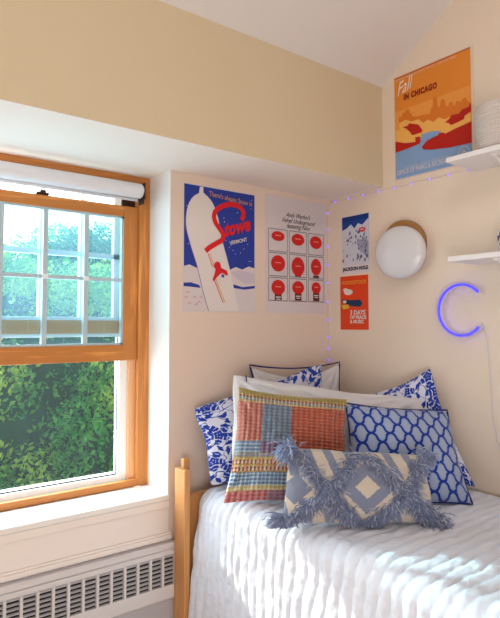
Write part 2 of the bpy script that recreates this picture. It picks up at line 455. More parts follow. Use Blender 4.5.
# tilted floral pillow against the poster wall
PL = {
 'fringe': [(-1.005, -.733, .785), (-.55, -1.072, .785), (-.529, -1.015, 1.016), (-.93, -.704, 1.045)],
 'crochet': [(-1.03, -.411, .782), (-.631, -.737, .782), (-.538, -.629, 1.184), (-.9, -.335, 1.234)],
 'trellis': [(-.643, -.748, .782), (-.237, -1.024, .782), (-.191, -.884, 1.136), (-.543, -.623, 1.167)],
 'white': [(-.95, -.346, .80), (-.212, -.856, .785), (-.106, -.708, 1.163), (-.834, -.191, 1.28)],
 'floralL': [(-.951, -.197, .788), (-.381, -.37, .782), (-.246, -.2, 1.313), (-.97, -.066, 1.119)],
 'piped': [(-.60, -.13, .80), (-.10, -.24, .785), (-.055, -.13, 1.297), (-.60, -.023, 1.298)],
 'floralR': [(-.243, -.586, .782), (-.072, -.951, .795), (-.045, -.705, 1.311), (-.209, -.358, 1.135)],
}
fl1 = floral('blue_floral_cotton', .66, .48); fl2 = floral('blue_floral_cotton_b', .48, .52, 1.7)
o, at, n, W, H = pillow('floral_pillow', PL['floralL'], .14, fl1, seed=1, pull=.075, label='blue and white floral pillow tilted behind the left end of the white pillow', category='pillow')
o, at, n, W, H = pillow('floral_pillow', PL['floralR'], .14, fl2, seed=5, pull=.13, label='blue and white floral pillow with a pointed corner leaning on the right wall', category='pillow')
# small navy corner tuft
M['wpill'] = mat('white_percale', '#dcdce0', .8, sheen=.15); nt, bs = T(M['wpill']); v, x, y, z = xyz(nt, 'Object')
bump(nt, bs, nz(nt, v, 400, 2), .1, .002)
o, at, n, W, H = pillow('piped_pillow', PL['piped'], .07, M['wpill'], seed=9, pull=.10, sag=.045, label='off-white pillow edged in navy piping standing at the very back in the corner', category='pillow')
b = MB(); rim(b, at, .004, M['navy']); b.build('piping', o)
o, at, n, W, H = pillow('bed_pillow', PL['white'], .18, M['wpill'], seed=3, nu=120, wr=.015, pull=.03, sag=.012, label='long plain white bed pillow standing behind the crochet and trellis cushions', category='pillow')
b = MB()
pts = [at(.075, .93+k*.012, .004) for k in range(6)]
b.tube(pts, .0028, M['navy'], 6); b.build('stitched_tab', o)

# trellis cushion
m, nt, bs, u, v = uvmat('trellis_cotton')
kx = 2*PI*6.0; ky = 2*PI*5.2
a, c = u*kx, v*ky
p_ = (a+c)*.5; q_ = (a-c)*.5
p1 = p_+(q_*2).sin()*.27; q1 = q_+(p_*2).sin()*.27
f = p1.cos().abs().min(q1.cos().abs())
line = f.lt(.31)
inner = f.gt(.42)*f.lt(.60); vec0 = comb(nt, u*10, v*10)
base = mix(nt, nz(nt, vec0, 9, 3)*.6, '#aab6ce', '#6a80ac')
base = mix(nt, inner*.5, base, '#8299c4')
nt.links.new(mix(nt, line, base, '#1a3794'), bs.inputs['Base Color']); bump(nt, bs, line*1+nz(nt, vec0, 60, 2)*.3, .4, .003)
M['trellis'] = m
o, at, n, W, H = pillow('trellis_cushion', PL['trellis'], .18, m, seed=12, pull=.06, label='pale grey-blue cushion with a royal blue trellis pattern beside the crochet cushion', category='cushion')
b = MB(); rim(b, at, .004, M['navy']); b.build('piping', o)

# crochet cushion
m, nt, bs, u, v = uvmat('crochet_yarn', .95, .4)
vec0 = comb(nt, u*10, v*10); n1 = nz(nt, vec0, 2.2, 3); n2 = nz(nt, vec0, 14, 2)
wv = v+(n1-.5)*.012
def band(a_, b_): return wv.within(a_, b_)
rows = (wv*2*PI*31).sin()*.5+.5; st = (u*2*PI*30).sin()*.5+.5; ribs = (u*2*PI*21).sin()*.5+.5
def stripes(c1, c2): return mix(nt, rows.gt(.5), c1, c2)
col = stripes('#b9a558', '#5f7fa3')                                       # top edge rows
topc = mix(nt, (wv*2*PI*19).sin().gt(.2), '#c9a24b', '#7f93a5')
topc = mix(nt, (wv*2*PI*13+1.).sin().gt(.72), topc, '#a9503e')
topc = mix(nt, st.gt(.72), topc, '#e0d4ae')
rust = mix(nt, ribs, '#ad4426', '#d47852'); rust = mix(nt, n1, rust, '#c65a38')
salmon = mix(nt, ribs, '#b8564a', '#e09a88')
slate = mix(nt, ribs*.5+n2*.5, '#54708f', '#93aabd')
sky = mix(nt, rows, '#6d94b8', '#a4bfd2')
plum = mix(nt, ribs, '#5b4c78', '#9a7f9e')
row1 = mix(nt, rows, '#b3b184', '#8d8fb0')
dots = mix(nt, st.gt(.55), '#ddcfa2', '#8b4a55'); dots = mix(nt, (wv*2*PI*17).sin().gt(.35), dots, '#c8b268'); dots = mix(nt, ((u*2*PI*9).sin().gt(.2))*(st.gt(.3)*.6), dots, '#c24c40')
blue2 = mix(nt, rows, '#3f6da3', '#86b0cf'); blue2 = mix(nt, st.gt(.75)*.6, blue2, '#cfd8d4')
mus = mix(nt, st, '#c7b264', '#ded8b8')
rose = mix(nt, ribs, '#b04a52', '#db8d8a'); rose = mix(nt, u.within(.34, .62)*.6, rose, '#86789c')
c_ = rose
for a_, b_, q_ in ((.09, .135, mus), (.135, .25, blue2), (.25, .375, dots), (.375, .415, row1)): c_ = mix(nt, band(a_, b_), c_, q_)
mid = mix(nt, u.lt(.235), mix(nt, u.lt(.50), rust, slate), salmon)
low = mix(nt, u.lt(.235), mix(nt, u.lt(.50), rust, plum), sky)
c_ = mix(nt, band(.415, .52), c_, low); c_ = mix(nt, wv.gt(.52), c_, mid)
c_ = mix(nt, wv.gt(.875), c_, topc)
dark = (1-(rows*.35+.65)*(ribs*.25+.75))
c_ = mix(nt, dark*.5, c_, '#4a2f2a'); c_ = mix(nt, n2.step(.45, .75)*.22, c_, '#e6cfc0'); c_ = mix(nt, .14, c_, '#3a2430')
nt.links.new(c_, bs.inputs['Base Color']); bump(nt, bs, rows*.5+st*.4+n2*.4, .8, .006)
M['crochet'] = m
def cro(u, v): return .0024*math.sin(v*2*PI*31)+.0020*math.sin(u*2*PI*21)
o, at, n, W, H = pillow('crochet_cushion', PL['crochet'], .18, m, seed=21, nu=190, nvv=190, disp=cro, wr=.007, pull=.075, rnd=.01, label='square multicolour crochet patchwork cushion in rust, blue and rose yarn', category='cushion')
M['yarn'] = mat('mustard_yarn', '#b7a35f', .95)
b = MB()
for k in range(70):
    u_ = .01+.98*k/69; p = at(u_, .985, .0); q_ = at(min(1, u_+.012), .94, .012)
    b.tube([p+Vector((0, 0, .004)), (p+q_)/2+n*.006, q_], .0022, M['yarn'], 4)
b.build('loop_edging', o)

# fringe cushion
m, nt, bs, u, v = uvmat('woven_wool', .95, .4)
vec0 = comb(nt, u*10, v*6); n1 = (nz(nt, vec0, 7, 2)-.5)*.04
uu_, vv_ = (u-.53).abs()*1.9+n1, (v-.5).abs()*1.25+n1
dd = uu_*1.25+vv_
ring = dd.within(.20, .46)
blk = (((u+n1*.5)*7.0+(v*1.4)).fract()).lt(.42)*(v.gt(.62).max(v.lt(.34)))*dd.gt(.75)
blk2 = ((u-.06).abs()*3+(v-.45).abs()*1.6).lt(.32)
f = ring.max(blk).max(blk2)
weave = (u*2*PI*90).sin()*(v*2*PI*55).sin()
nt.links.new(mix(nt, f*.92, mix(nt, nz(nt, vec0, 20, 3), '#ddd2c4', '#c6b9a8'), mix(nt, nz(nt, vec0, 24, 3), '#5f6c8c', '#8893b0')), bs.inputs['Base Color'])
bump(nt, bs, weave*.4+nz(nt, vec0, 60, 2), .6, .004)
o, at, n, W, H = pillow('fringed_cushion', PL['fringe'], .16, m, seed=31, wr=.004, pull=.03, label='small cream lumbar cushion with grey-blue shaggy fringe and diamond pattern at the front', category='cushion')
mf = mat('fringe_yarn', '#8a96b4', .95, sheen=.3, spec=.1); nt, bs = T(mf)
g = nt.nodes.new('ShaderNodeNewGeometry'); rp = X(nt, g.outputs['Random Per Island'])
cc = mix(nt, rp, '#66739a', '#a0abc8'); nt.links.new(mix(nt, rp.gt(.88), cc, '#c2c8d6'), bs.inputs['Base Color'])
ex = (Vector(PL['fringe'][1])-Vector(PL['fringe'][0])).normalized(); ez = n.cross(ex).normalized()
if ez.z < 0: ez = -ez
def strands(b, base, dirn, length, r=.0016):
    d = (dirn+Vector([random.gauss(0, .38) for _ in range(3)])).normalized()
    p = Vector(base); pts = [p]; L = length*random.uniform(.7, 1.2)
    for k in range(3):
        d = (d+Vector((0, 0, -.38))+Vector([random.gauss(0, .16) for _ in range(3)])).normalized()
        p = p+d*L/3
        p.z = max(p.z, BT+.016); pts.append(p)
    sv = d.cross(n); sv = sv.normalized() if sv.length > .1 else ex
    sv = (sv+Vector([random.gauss(0, .5) for _ in range(3)])).normalized()
    vs = []; 
    for k, q_ in enumerate(pts):
        w = r*(1.0, 1.1, 1.0, .7)[k]; vs += [q_-sv*w, q_+sv*w, q_+n*w*1.2]
    fs = []
    for k in range(3):
        a_ = k*3
        for j in range(3): fs.append((a_+j, a_+(j+1) % 3, a_+3+(j+1) % 3, a_+3+j))
    b.add(vs, fs, mf)
lines = [((.02, .98), (.28, .42)), ((.28, .42), (.46, .02)), ((.03, .02), (.28, .45)), ((.28, .45), (.47, .97)), ((.53, .97), (.80, .45)), ((.80, .45), (.98, .03)), ((.56, .02), (.80, .42)), ((.80, .42), (.97, .97))]
b = MB()
for (a0, b0), (a1, b1) in lines:
    for k in range(620):
        t = random.random(); jt = random.gauss(0, .024)
        u_ = a0+(a1-a0)*t+jt; v_ = b0+(b1-b0)*t+random.gauss(0, .02)
        u_ = min(.985, max(.015, u_)); v_ = min(.98, max(.02, v_))
        sgn = random.choice((-1, 1))
        strands(b, at(u_, v_, -.002), n*.7+ex*.6*sgn+ez*.1, .038)
b.build('shaggy_fringe', o, kind='stuff')
for (u_, v_, ln) in ((.005, .97, .055), (.005, .04, .055), (.985, .97, .035), (.985, .04, .050)):
    b = MB(); c0 = at(u_, v_, 0)
    sx = -1 if u_ < .5 else 1
    for k in range(330):
        dirn = Vector([random.gauss(0, 1) for _ in range(3)]).normalized()+ex*sx*.7+n*.4
        base = c0+Vector([random.gauss(0, .012) for _ in range(3)])
        base.z = max(base.z, BT+.02)
        strands(b, base, dirn, ln)
    b.build('corner_tassel', o)

# ------------------------------------------------------------------ posters
def inkmat(name, c): 
    if name not in M: M[name] = mat(name, c, .45, spec=.25)
    return M[name]
def ink(c): return inkmat('ink_'+c.strip('#'), c)
class Poster:
    """flat sheet; art given in (u right, v down) 0..1"""
    def __init__(s, origin, ax, nrm, w, h):
        s.o, s.ax, s.n, s.w, s.h = Vector(origin), Vector(ax), Vector(nrm), w, h; s.b = MB(); s.L = 0
    def pt(s, u, v, l): return s.o+s.ax*(u*s.w)+Vector((0, 0, -1))*(v*s.h)+s.n*(.0012+.00035*l+.0000012*(len(s.b.f)))
    def sheet(s, m):
        q = [(0, 0), (1, 0), (1, 1), (0, 1)]
        s.b.add([s.pt(u, v, 0) for u, v in q]+[s.pt(u, v, 0)-s.n*.0011 for u, v in q], [(0, 1, 2, 3), (7, 6, 5, 4)]+[(i, 4+i, 4+(i+1) % 4, (i+1) % 4) for i in range(4)], m)
    def poly(s, pts, m, l=1): s.b.add([s.pt(u, v, l) for u, v in pts], [tuple(range(len(pts)))], m)
    def rect(s, u0, v0, u1, v1, m, l=1): s.poly([(u0, v0), (u1, v0), (u1, v1), (u0, v1)], m, l)
    def ell(s, u, v, ru, rv, m, l=1, n=24, f=None):
        s.poly([(u+ru*math.cos(2*PI*i/n), v+rv*math.sin(2*PI*i/n)) for i in range(n)], m, l)
    def stroke(s, pts, w, m, l=2, smooth=True, ends=True):
        """ribbon, w in metres"""
        P = [Vector((u*s.w, v*s.h)) for u, v in pts]
        if smooth and len(P) > 2:
            Q = []
            for i in range(len(P)-1):
                p0, p1, p2, p3 = P[max(i-1, 0)], P[i], P[i+1], P[min(i+2, len(P)-1)]
                for k in range(6):
                    t = k/6; Q.append(.5*((2*p1)+(p2-p0)*t+(2*p0-5*p1+4*p2-p3)*t*t+(3*p1-p0-3*p2+p3)*t**3))
            Q.append(P[-1]); P = Q
        vs = []; k = len(P)
        for i, p in enumerate(P):
            t = (P[min(i+1, k-1)]-P[max(i-1, 0)])
            if t.length < 1e-9: t = Vector((1, 0))
            t.normalize(); nn = Vector((-t.y, t.x)); ww = w
            if isinstance(w, (tuple, list)): ww = w[0]+(w[1]-w[0])*i/(k-1)
            for sg in (-1, 1):
                q = p+nn*sg*ww/2; vs.append(s.pt(q.x/s.w, q.y/s.h, l))
        s.b.add(vs, [(2*i, 2*i+1, 2*i+3, 2*i+2) for i in range(k-1)], m)
    def text(s, txt, u, v, size, m, l=3, align='LEFT', rot=0, shear=0, sx=1, bold=0, spacing=1):
        cu = bpy.data.curves.new('txt', 'FONT'); cu.body = txt; cu.size = size; cu.align_x = align; cu.shear = shear; cu.space_character = spacing
        cu.offset = bold; cu.resolution_u = 3
        ob = bpy.data.objects.new('txt', cu); COL.objects.link(ob)
        dg = bpy.context.evaluated_depsgraph_get(); me = bpy.data.meshes.new_from_object(ob.evaluated_get(dg))
        vs = []
        for q in me.vertices:
            x, y = q.co.x*sx, q.co.y; c, sn = math.cos(rot), math.sin(rot)
            X_, Y_ = x*c-y*sn, x*sn+y*c
            vs.append(s.pt(u+X_/s.w, v-Y_/s.h, l))
        s.b.add(vs, [tuple(p.vertices) for p in me.polygons], m)
        bpy.data.objects.remove(ob); bpy.data.curves.remove(cu); bpy.data.meshes.remove(me)
    def build(s, name='poster', **p):
        me = bpy.data.meshes.new(name); me.from_pydata([tuple(q) for q in s.b.v], [], s.b.f)
        for m in s.b.mats: me.materials.append(m)
        me.polygons.foreach_set('material_index', s.b.m)
        o = bpy.data.objects.new(name, me); return link(o, None, category='poster', **p)

# --- ski poster
Pz = Poster((-.980, 0, 2.183), (1, 0, 0), (0, -1, 0), .436, .618)
def z1(x, y):
    u = (x-50)/298; top = 52+(x-50)*.154; return (u, (y-top)/(577-top))
def Z1(L): return [z1(*q) for q in L]
blue, snow, red, lil = ink('#2b3f9e'), ink('#d9cfd2'), ink('#d8242c'), ink('#a9a3cc')
Pz.sheet(snow); Pz.rect(.012, .01, .988, .66, blue, 1)
Pz.poly(Z1([(53, 573), (53, 395), (75, 388), (100, 400), (120, 420), (230, 410), (262, 395), (290, 405), (318, 392), (345, 400), (345, 573)]), snow, 2)
Pz.poly(Z1([(53, 462), (80, 460), (112, 470), (118, 482), (80, 478), (53, 476)]), blue, 3)
Pz.poly(Z1([(240, 462), (290, 476), (345, 470), (345, 480), (300, 486), (250, 480)]), blue, 3)
Pz.poly(Z1([(240, 415), (280, 408), (340, 420), (345, 460), (300, 462), (262, 440)]), ink('#cbc0cf'), 3)
for i in range(46):
    r_ = random.Random(i); x = r_.uniform(60, 340); y = r_.uniform(120, 385)
    u_, v_ = z1(x, y); Pz.ell(u_, v_, .006, .004, snow, 2, 6)
board = [(113, 70), (127, 70), (127, 93), (145, 108), (163, 133), (180, 165), (188, 200), (196, 245), (208, 300), (235, 400), (258, 500), (275, 575), (150, 575), (128, 500), (105, 400), (78, 310), (61, 240), (60, 190), (68, 145), (86, 112), (110, 95)]
Pz.poly(Z1(board), ink('#e3dad8'), 4)
Pz.stroke(Z1([(110, 95), (86, 112), (68, 145), (60, 190), (61, 240), (78, 310), (105, 400), (128, 500), (150, 575)]), .0035, ink('#6c6aa0'), 5)
Pz.stroke(Z1([(127, 93), (163, 133), (188, 200), (208, 300), (222, 350)]), .0025, ink('#6c6aa0'), 5)
for x, y in ((62, 520), (75, 545), (95, 520), (112, 540), (68, 500), (120, 520), (100, 550)):
    u_, v_ = z1(x, y); Pz.stroke([(u_-.02, v_+.006), (u_, v_-.006), (u_+.022, v_+.004)], .003, ink('#c98a8a'), 5)
u_, v_ = z1(148, 106); Pz.text("There's always Snow in", u_, v_, .036, ink('#c08a6a'), 6, rot=-.075, sx=.80, bold=.0006)
S_ = Z1([(136, 333), (152, 318), (180, 300), (203, 285), (206, 262), (192, 240), (177, 218), (170, 195), (174, 172), (196, 152), (232, 140), (268, 146), (288, 162), (294, 185), (284, 204)])
Pz.stroke(S_, .026, red, 7)
u_, v_ = z1(212, 272); Pz.text('towe', u_, v_, .095, red, 8, rot=.30, shear=.5, sx=.86, bold=.004)
u_, v_ = z1(236, 306); Pz.text('VERMONT', u_, v_, .026, snow, 8, rot=.27, sx=.93, bold=.0006)
for dx, c in ((0, '#d8242c'), (8, '#e3b53c')):
    Pz.stroke(Z1([(146+dx, 343), (164+dx, 395)]), .004, ink(c), 6, False)
    Pz.stroke(Z1([(168+dx, 440), (208+dx, 540)]), .004, ink(c), 6, False)
Pz.poly(Z1([(172, 380), (185, 373), (195, 380), (200, 400), (222, 410), (228, 425), (222, 432), (205, 420), (195, 425), (180, 440), (170, 455), (164, 448), (172, 425), (176, 405), (168, 395)]), red, 7)
u_, v_ = z1(206, 432); Pz.ell(u_, v_, .022, .014, ink('#4658b0'), 7, 12)
Pz.build(label='vintage ski poster with a giant white board on blue sky and red brush lettering', group='posters')

# --- grid poster (plain red ovals)
Pz = Poster((-.476, 0, 2.196), (1, 0, 0), (0, -1, 0), .444, .632)
paper, line, lip, dk = ink('#d8cfd3'), ink('#4a4850'), ink('#cf2a26'), ink('#5a2a26')
Pz.sheet(paper)
for i, (tx, u_, v_) in enumerate((("Andy Warhol's", .32, .165), ('Velvet Underground', .25, .215), ('featuring Nico', .33, .262))):
    Pz.text(tx, u_, v_, .036, ink('#2b2a30'), 2, shear=.55, sx=.82, bold=.0003)
cu_ = [(.045, .345), (.375, .665), (.695, .965)]; cv_ = [(.285, .475), (.49, .685), (.70, .895)]
sz = [[(.105, .042), (.108, .052), (.105, .058)], [(.112, .070), (.108, .085), (.092, .075)], [(.108, .065), (.10, .058), (.082, .052)]]
for r in range(3):
    for c in range(3):
        u0, u1 = cu_[c]; v0, v1 = cv_[r]
        for q in ([(u0, v0), (u1, v0)], [(u1, v0), (u1, v1)], [(u1, v1), (u0, v1)], [(u0, v1), (u0, v0)]): Pz.stroke(q, .0028, line, 2, False)
        ru, rv = sz[r][c]; uc = (u0+u1)/2; vc = v0+rv+.018
        Pz.ell(uc, vc, ru, rv, lip, 3)
        if r == 2:
            Pz.rect(uc-.055, vc+rv*.75, uc+.055, v1-.006, dk, 2); Pz.rect(uc-.04, vc+rv+.012, uc+.04, vc+rv+.022, paper, 4); Pz.rect(uc-.03, vc+rv+.03, uc+.03, vc+rv+.038, paper, 4)
        if r == 1 and c > 0: Pz.rect(uc-.05, v1-.025, uc+.05, v1-.005, dk, 2)
        Pz.rect(uc-ru*.42, vc-.010, uc+ru*.42, vc-.002, ink('#e88a80'), 4)
Pz.build(label='pale poster with a three by three grid of red ovals under black script', group='posters')

# --- mountain poster
Pz = Poster((0, -.100, 2.112), (0, -1, 0), (-1, 0, 0), .207, .326)
Pz.sheet(ink('#dcd6dc'))
Pz.rect(.03, .02, .97, .5, ink('#1c4396'), 1); Pz.poly([(.03, .02), (.97, .02), (.97, .09), (.03, .12)], ink('#16387f'), 2)
Pz.poly([(.03, .25), (.2, .22), (.35, .16), (.48, .24), (.6, .16), (.75, .20), (.97, .10), (.97, .86), (.03, .86)], ink('#ccd0de'), 3)
Pz.poly([(.55, .5), (.62, .42), (.7, .46), (.78, .38), (.9, .45), (.96, .5), (.96, .8), (.8, .7), (.65, .62)], ink('#9ea3bb'), 4)
rr = random.Random(3)
for i in range(60):
    u_ = rr.uniform(.06, .94); v_ = rr.uniform(.28, .80)
    if rr.random() < .5: u_ = .5+abs(u_-.5)
    a_ = rr.uniform(.012, .035); Pz.poly([(u_-a_, v_+a_*.6), (u_-a_*.2, v_-a_), (u_+a_, v_-a_*.2), (u_+a_*.4, v_+a_)], ink('#474c68' if i % 2 else '#6a7090'), 5)
Pz.ell(.75, .28, .12, .042, ink('#d5343a'), 6, 20); Pz.text('SKI', .75, .295, .02, ink('#dcd6dc'), 7, 'CENTER')
Pz.text('JACKSON HOLE', .5, .95, .0262, ink('#1f1d3a'), 6, 'CENTER', bold=.0012, sx=.97)
Pz.build(label='small blue and white snowy mountain poster on the right wall by the corner', group='posters')

# --- orange poster
Pz = Poster((0, -.088, 1.772), (0, -1, 0), (-1, 0, 0), .204, .298)
og = ink('#e0481f'); Pz.sheet(og)
Pz.text('WOODSTOCK', .5, .155, .027, ink('#e9a23c'), 2, 'CENTER', bold=.0006, sx=1.0)
cr = ink('#e6dcd4')
Pz.ell(.30, .30, .16, .055, cr, 2, 16); Pz.ell(.20, .255, .09, .035, cr, 3, 12)
Pz.poly([(.08, .43), (.35, .45), (.72, .45), (.80, .52), (.72, .58), (.40, .56), (.2, .52), (.08, .50)], ink('#1d3b5e'), 2)
Pz.poly([(.05, .54), (.30, .53), (.33, .60), (.10, .62)], ink('#e2b13c'), 3); Pz.ell(.17, .48, .07, .03, cr, 4, 12)
Pz.text('3 DAYS', .36, .72, .034, cr, 3, bold=.001); Pz.text('OF PEACE', .36, .80, .026, cr, 3, bold=.001); Pz.text('& MUSIC', .36, .88, .026, cr, 3, bold=.001)
Pz.build(label='small orange-red poster with white shapes hung below the mountain poster', group='posters')

# --- city poster
Pz = Poster((0, -.480, 2.785), (0, -1, 0), (-1, 0, 0), .450, .545)
pap = ink('#e4cdb8'); Pz.sheet(pap)
def z2(x, y):
    u = (x-40)/325; top = 165-(x-40)*.415; bot = 600-(x-40)*.300
    return (.008+u*.955, .012+(y-top)/(bot-top)*.976)
def Z2(L): return [z2(*q) for q in L]
og1, og2, og3, dr, wt = ink('#e48c35'), ink('#ea9c48'), ink('#f0b560'), ink('#b8241b'), ink('#86a8d6')
tl, br_ = z2(40, 165), z2(365, 30)
Pz.rect(.008, .012, .963, .988, wt, 1)
Pz.rect(.008, .012, .963, .34, og1, 2); Pz.rect(.008, .34, .963, .62, og2, 2)
Pz.rect(.008, .012, .963, .022, ink('#b3442a'), 3); 
Pz.text('CHICAGO PARKS * SEASON IN THE CITY * CHICAGO PARKS', .03, .048, .0135, pap, 4, sx=.95)
sky_ = [(60, 350), (60, 330), (75, 325), (78, 310), (90, 308), (92, 296), (108, 294), (110, 308), (118, 310), (122, 322), (140, 325), (160, 318), (180, 312), (200, 310), (205, 285), (212, 282), (214, 243), (218, 232), (222, 243), (226, 235), (230, 238), (232, 275), (240, 285), (248, 250), (262, 248), (266, 275), (276, 280), (280, 262), (292, 258), (298, 275), (305, 270), (308, 256), (320, 255), (326, 262), (334, 245), (346, 240), (350, 255), (362, 262), (362, 330), (250, 380), (80, 385)]
Pz.poly(Z2(sky_), ink('#db7a2c'), 3)
Pz.poly(Z2([(62, 380), (62, 355), (90, 340), (120, 345), (150, 335), (170, 350), (190, 335), (215, 345), (235, 325), (262, 332), (285, 320), (310, 328), (340, 300), (364, 305), (364, 360), (240, 400), (160, 410), (62, 400)]), og3, 4)
Pz.poly(Z2([(42, 445), (42, 390), (100, 375), (162, 400), (150, 430)]), og3, 4)
Pz.poly(Z2([(76, 372), (100, 365), (108, 354), (150, 357), (166, 380), (164, 390), (130, 402), (118, 403), (112, 392), (95, 378)]), dr, 5)
Pz.poly(Z2([(262, 345), (280, 330), (288, 315), (318, 308), (330, 292), (355, 280), (365, 262), (365, 298), (340, 318), (338, 330), (312, 345), (285, 357), (278, 348)]), dr, 6)
Pz.poly(Z2([(42, 436), (90, 440), (135, 432), (134, 412), (156, 408), (158, 430), (150, 440), (100, 462), (42, 484)]), dr, 5)
Pz.poly(Z2([(162, 452), (185, 425), (232, 400), (238, 390), (256, 388), (262, 393), (300, 372), (365, 340), (365, 428), (280, 450), (200, 462), (170, 462)]), dr, 6)
Pz.poly(Z2([(180, 425), (160, 400), (200, 385), (245, 380), (235, 396)]), wt, 5)
u_, v_ = z2(52, 244); Pz.text('Fall', u_, v_, .095, ink('#f4e6d6'), 7, rot=.22, shear=.65, sx=.72, bold=.0002)
u_, v_ = z2(84, 256); Pz.text('IN CHICAGO', u_, v_, .040, ink('#8e1f16'), 7, sx=.74, bold=.0022, spacing=1.15)
Pz.text('A REGIONAL SEASON CELEBRATION', .14, .905, .014, ink('#c6cad9'), 7, sx=1.1)
Pz.text('OFFICE OF PARKS & RECREATION', .035, .952, .034, ink('#cfd0da'), 7, sx=.66, bold=.0008)
for rad_, w_ in ((.055, .004), (.04, .002)):
    Pz.stroke([(.875+rad_*1.15*math.cos(2*PI*i/24), .90+rad_*.95*math.sin(2*PI*i/24)) for i in range(25)], w_, ink('#c6cad9'), 7)
Pz.stroke([(.85, .915), (.875, .88), (.90, .91)], .006, ink('#c6cad9'), 7)
Pz.build(label='orange autumn city skyline poster with red trees and blue river above the wall lamp', group='posters')

# ------------------------------------------------------------------ wall lamp
lp = empty('wall_lamp', (0, -.52, 1.885), label='round white glass wall lamp with wooden back ring on the right wall', category='lamp')
M['opal'] = mat('opal_glass', '#d6d6da', .25, spec=.6)
M['ringwood'] = wood('lamp_ring_wood', '#b98850', '#8e6233', 1, .35)
b = MB(); b.lathe([(0.001, -.044), (.118, -.044), (.125, -.040), (.127, -.018), (.125, -.001), (0.001, -.001)], (0, -.540, 1.899), M['ringwood'], 56, 'x'); b.build('back_ring', lp, smooth=True)
b = MB(); prof = [(.131*math.sin(a), -.066-.040*math.cos(a)) for a in [PI/2*i/14 for i in range(1, 15)]]
prof = [(.001, prof[0][1]-.0002)]+prof+[(.132, -.060), (.130, -.052), (.118, -.046), (.001, -.045)]
b.lathe(prof, (0, 0, 0), M['opal'], 56, 'x'); o = b.build('glass_shade', lp, smooth=True); o.location = (-.012, -.545, 1.858); o.rotation_euler = (0, 0, math.radians(13))

# ------------------------------------------------------------------ neon letter C
M['neon'] = mat('neon_tube', '#4a45e0', .4, emit='#4038f0', es=1.8)
M['clear'] = mat('white_tube_back', '#d7d3ea', .4)
ne = empty('neon_sign', (0, -.858, 1.568), label='glowing blue-violet neon letter C mounted on the right wall', category='neon sign')
def cpt(a, x): return (x, -.858-.113*math.cos(a)*1.02, 1.568+.116*math.sin(a))
b = MB(); b.tube([cpt(math.radians(a), -.030) for a in range(42, 321, 6)], .0062, M['neon'], 10); b.build('neon_tube', ne, smooth=True)
b = MB(); b.tube([cpt(math.radians(a), -.014) for a in range(42, 321, 6)], .0060, M['clear'], 8); b.build('tube_backing', ne, smooth=True)
b = MB(); b.tube([(-.012, -.942, 1.494), (-.010, -.950, 1.512), (-.008, -.958, 1.49), (-.006, -.970, 1.43), (-.006, -.975, 1.35), (-.006, -.981, 1.26), (-.006, -.985, 1.15), (-.006, -.990, 1.08), (-.006, -1.005, 1.0), (-.006, -1.04, .9), (-.012, -1.06, .82)], .0016, M['clear'], 6)
b.build('power_cord', ne, smooth=True)

# ------------------------------------------------------------------ string lights
M['led'] = mat('led_bulb', '#8c7cff', .4, emit='#6a50ff', es=2.2)
M['wire'] = mat('clear_wire', '#cfc0c8', .3)
sg = empty('string_lights', (-.015, -.012, 2.2), label='string of tiny purple lights hanging down the corner and along the wall top', category='string lights')
pts = [(-.018-.003*math.sin(i*1.3), -.006, 1.26+i*.05) for i in range(19)]
top_ = [(-.016, -.012, 2.20)]+[(-.008, -.03-.05*i, 2.212-.006*abs(math.sin(i*PI/4))) for i in range(24)]
b = MB(); b.tube(pts+top_, .0011, M['wire'], 5); b.build('wire', sg)
proto = None
spots = [(-.019, -.010, z) for z in (1.30, 1.365, 1.43, 1.53, 1.632, 1.742, 1.846, 1.951, 2.05, 2.147)]+[(-.012, -.06-.105*i, 2.206) for i in range(10)]
bl = MB(); prof = [(.0001, -.005), (.0025, -.0042), (.0034, -.002), (.0038, 0), (.0034, .002), (.0025, .0042), (.0001, .005)]
bl.lathe(prof, (0, 0, 0), M['led'], 10); proto = bl.build('led_bulb', None, smooth=True); COL.objects.unlink(proto)
for p in spots:
    c = proto.copy(); COL.objects.link(c); c.parent = sg; c.location = Vector(p)-sg.location

# ------------------------------------------------------------------ shelves
M['shelf'] = mat('white_shelf', '#eeeaec', .4)
def shelf(zb, label):
    s = empty('wall_shelf', (-.1, -1.4, zb), label=label, category='shelf')
    b = MB(); b.box(-.23, -.003, -1.85, -.925, zb, zb+.022, M['shelf']); b.build('board', s, bevel=.003)
    for y in (-1.12, -1.65):
        b = MB(); b.prism([(0, 0)]*0 or [(y-.012, zb), (y+.012, zb), (y+.012, zb-.006), (y-.012, zb-.006)], -.19, -.004, M['shelf'])
        b.tube([(-.185, y, zb-.004), (-.10, y, zb-.035), (-.03, y, zb-.085), (-.008, y, zb-.11)], [.006, .008, .009, .009], M['shelf'], 8)
        b.build('bracket', s)
    return s
shelf(2.194, 'upper white wall shelf holding the ribbed white basket')
shelf(1.768, 'lower white wall shelf between the basket shelf and the neon letter')
# ribbed basket
M['basket'] = mat('basket_rib', '#d6cdc8', .85)
bk = empty('ribbed_basket', (-.12, -1.115, 2.217), label='white ribbed round basket standing on the upper wall shelf', category='basket')
b = MB(); prof = [(.0005, .0)]
for i in range(0, 121):
    h = i/120*.195; r = .088+.016*math.sin(min(1, h/.15)*PI/2)-.014*max(0, (h-.15)/.045)**2; prof.append((r+.0032*math.sin(i/120*2*PI*17), h))
prof += [(prof[-1][0]-.006, .195), (.085, .02), (.0005, .018)]
b.lathe(prof, (-.12, -1.115, 2.2165), M['basket'], 48); b.build('woven_body', bk, smooth=True)
for sy in (1, -1):
    b = MB(); b.tube([(-.12+.028*math.cos(a), -1.115+sy*(.092+.006*math.sin(a)), 2.405+.032*math.sin(a)) for a in [PI*i/10 for i in range(11)]], .005, M['basket'], 8); b.build('handle', bk, smooth=True)
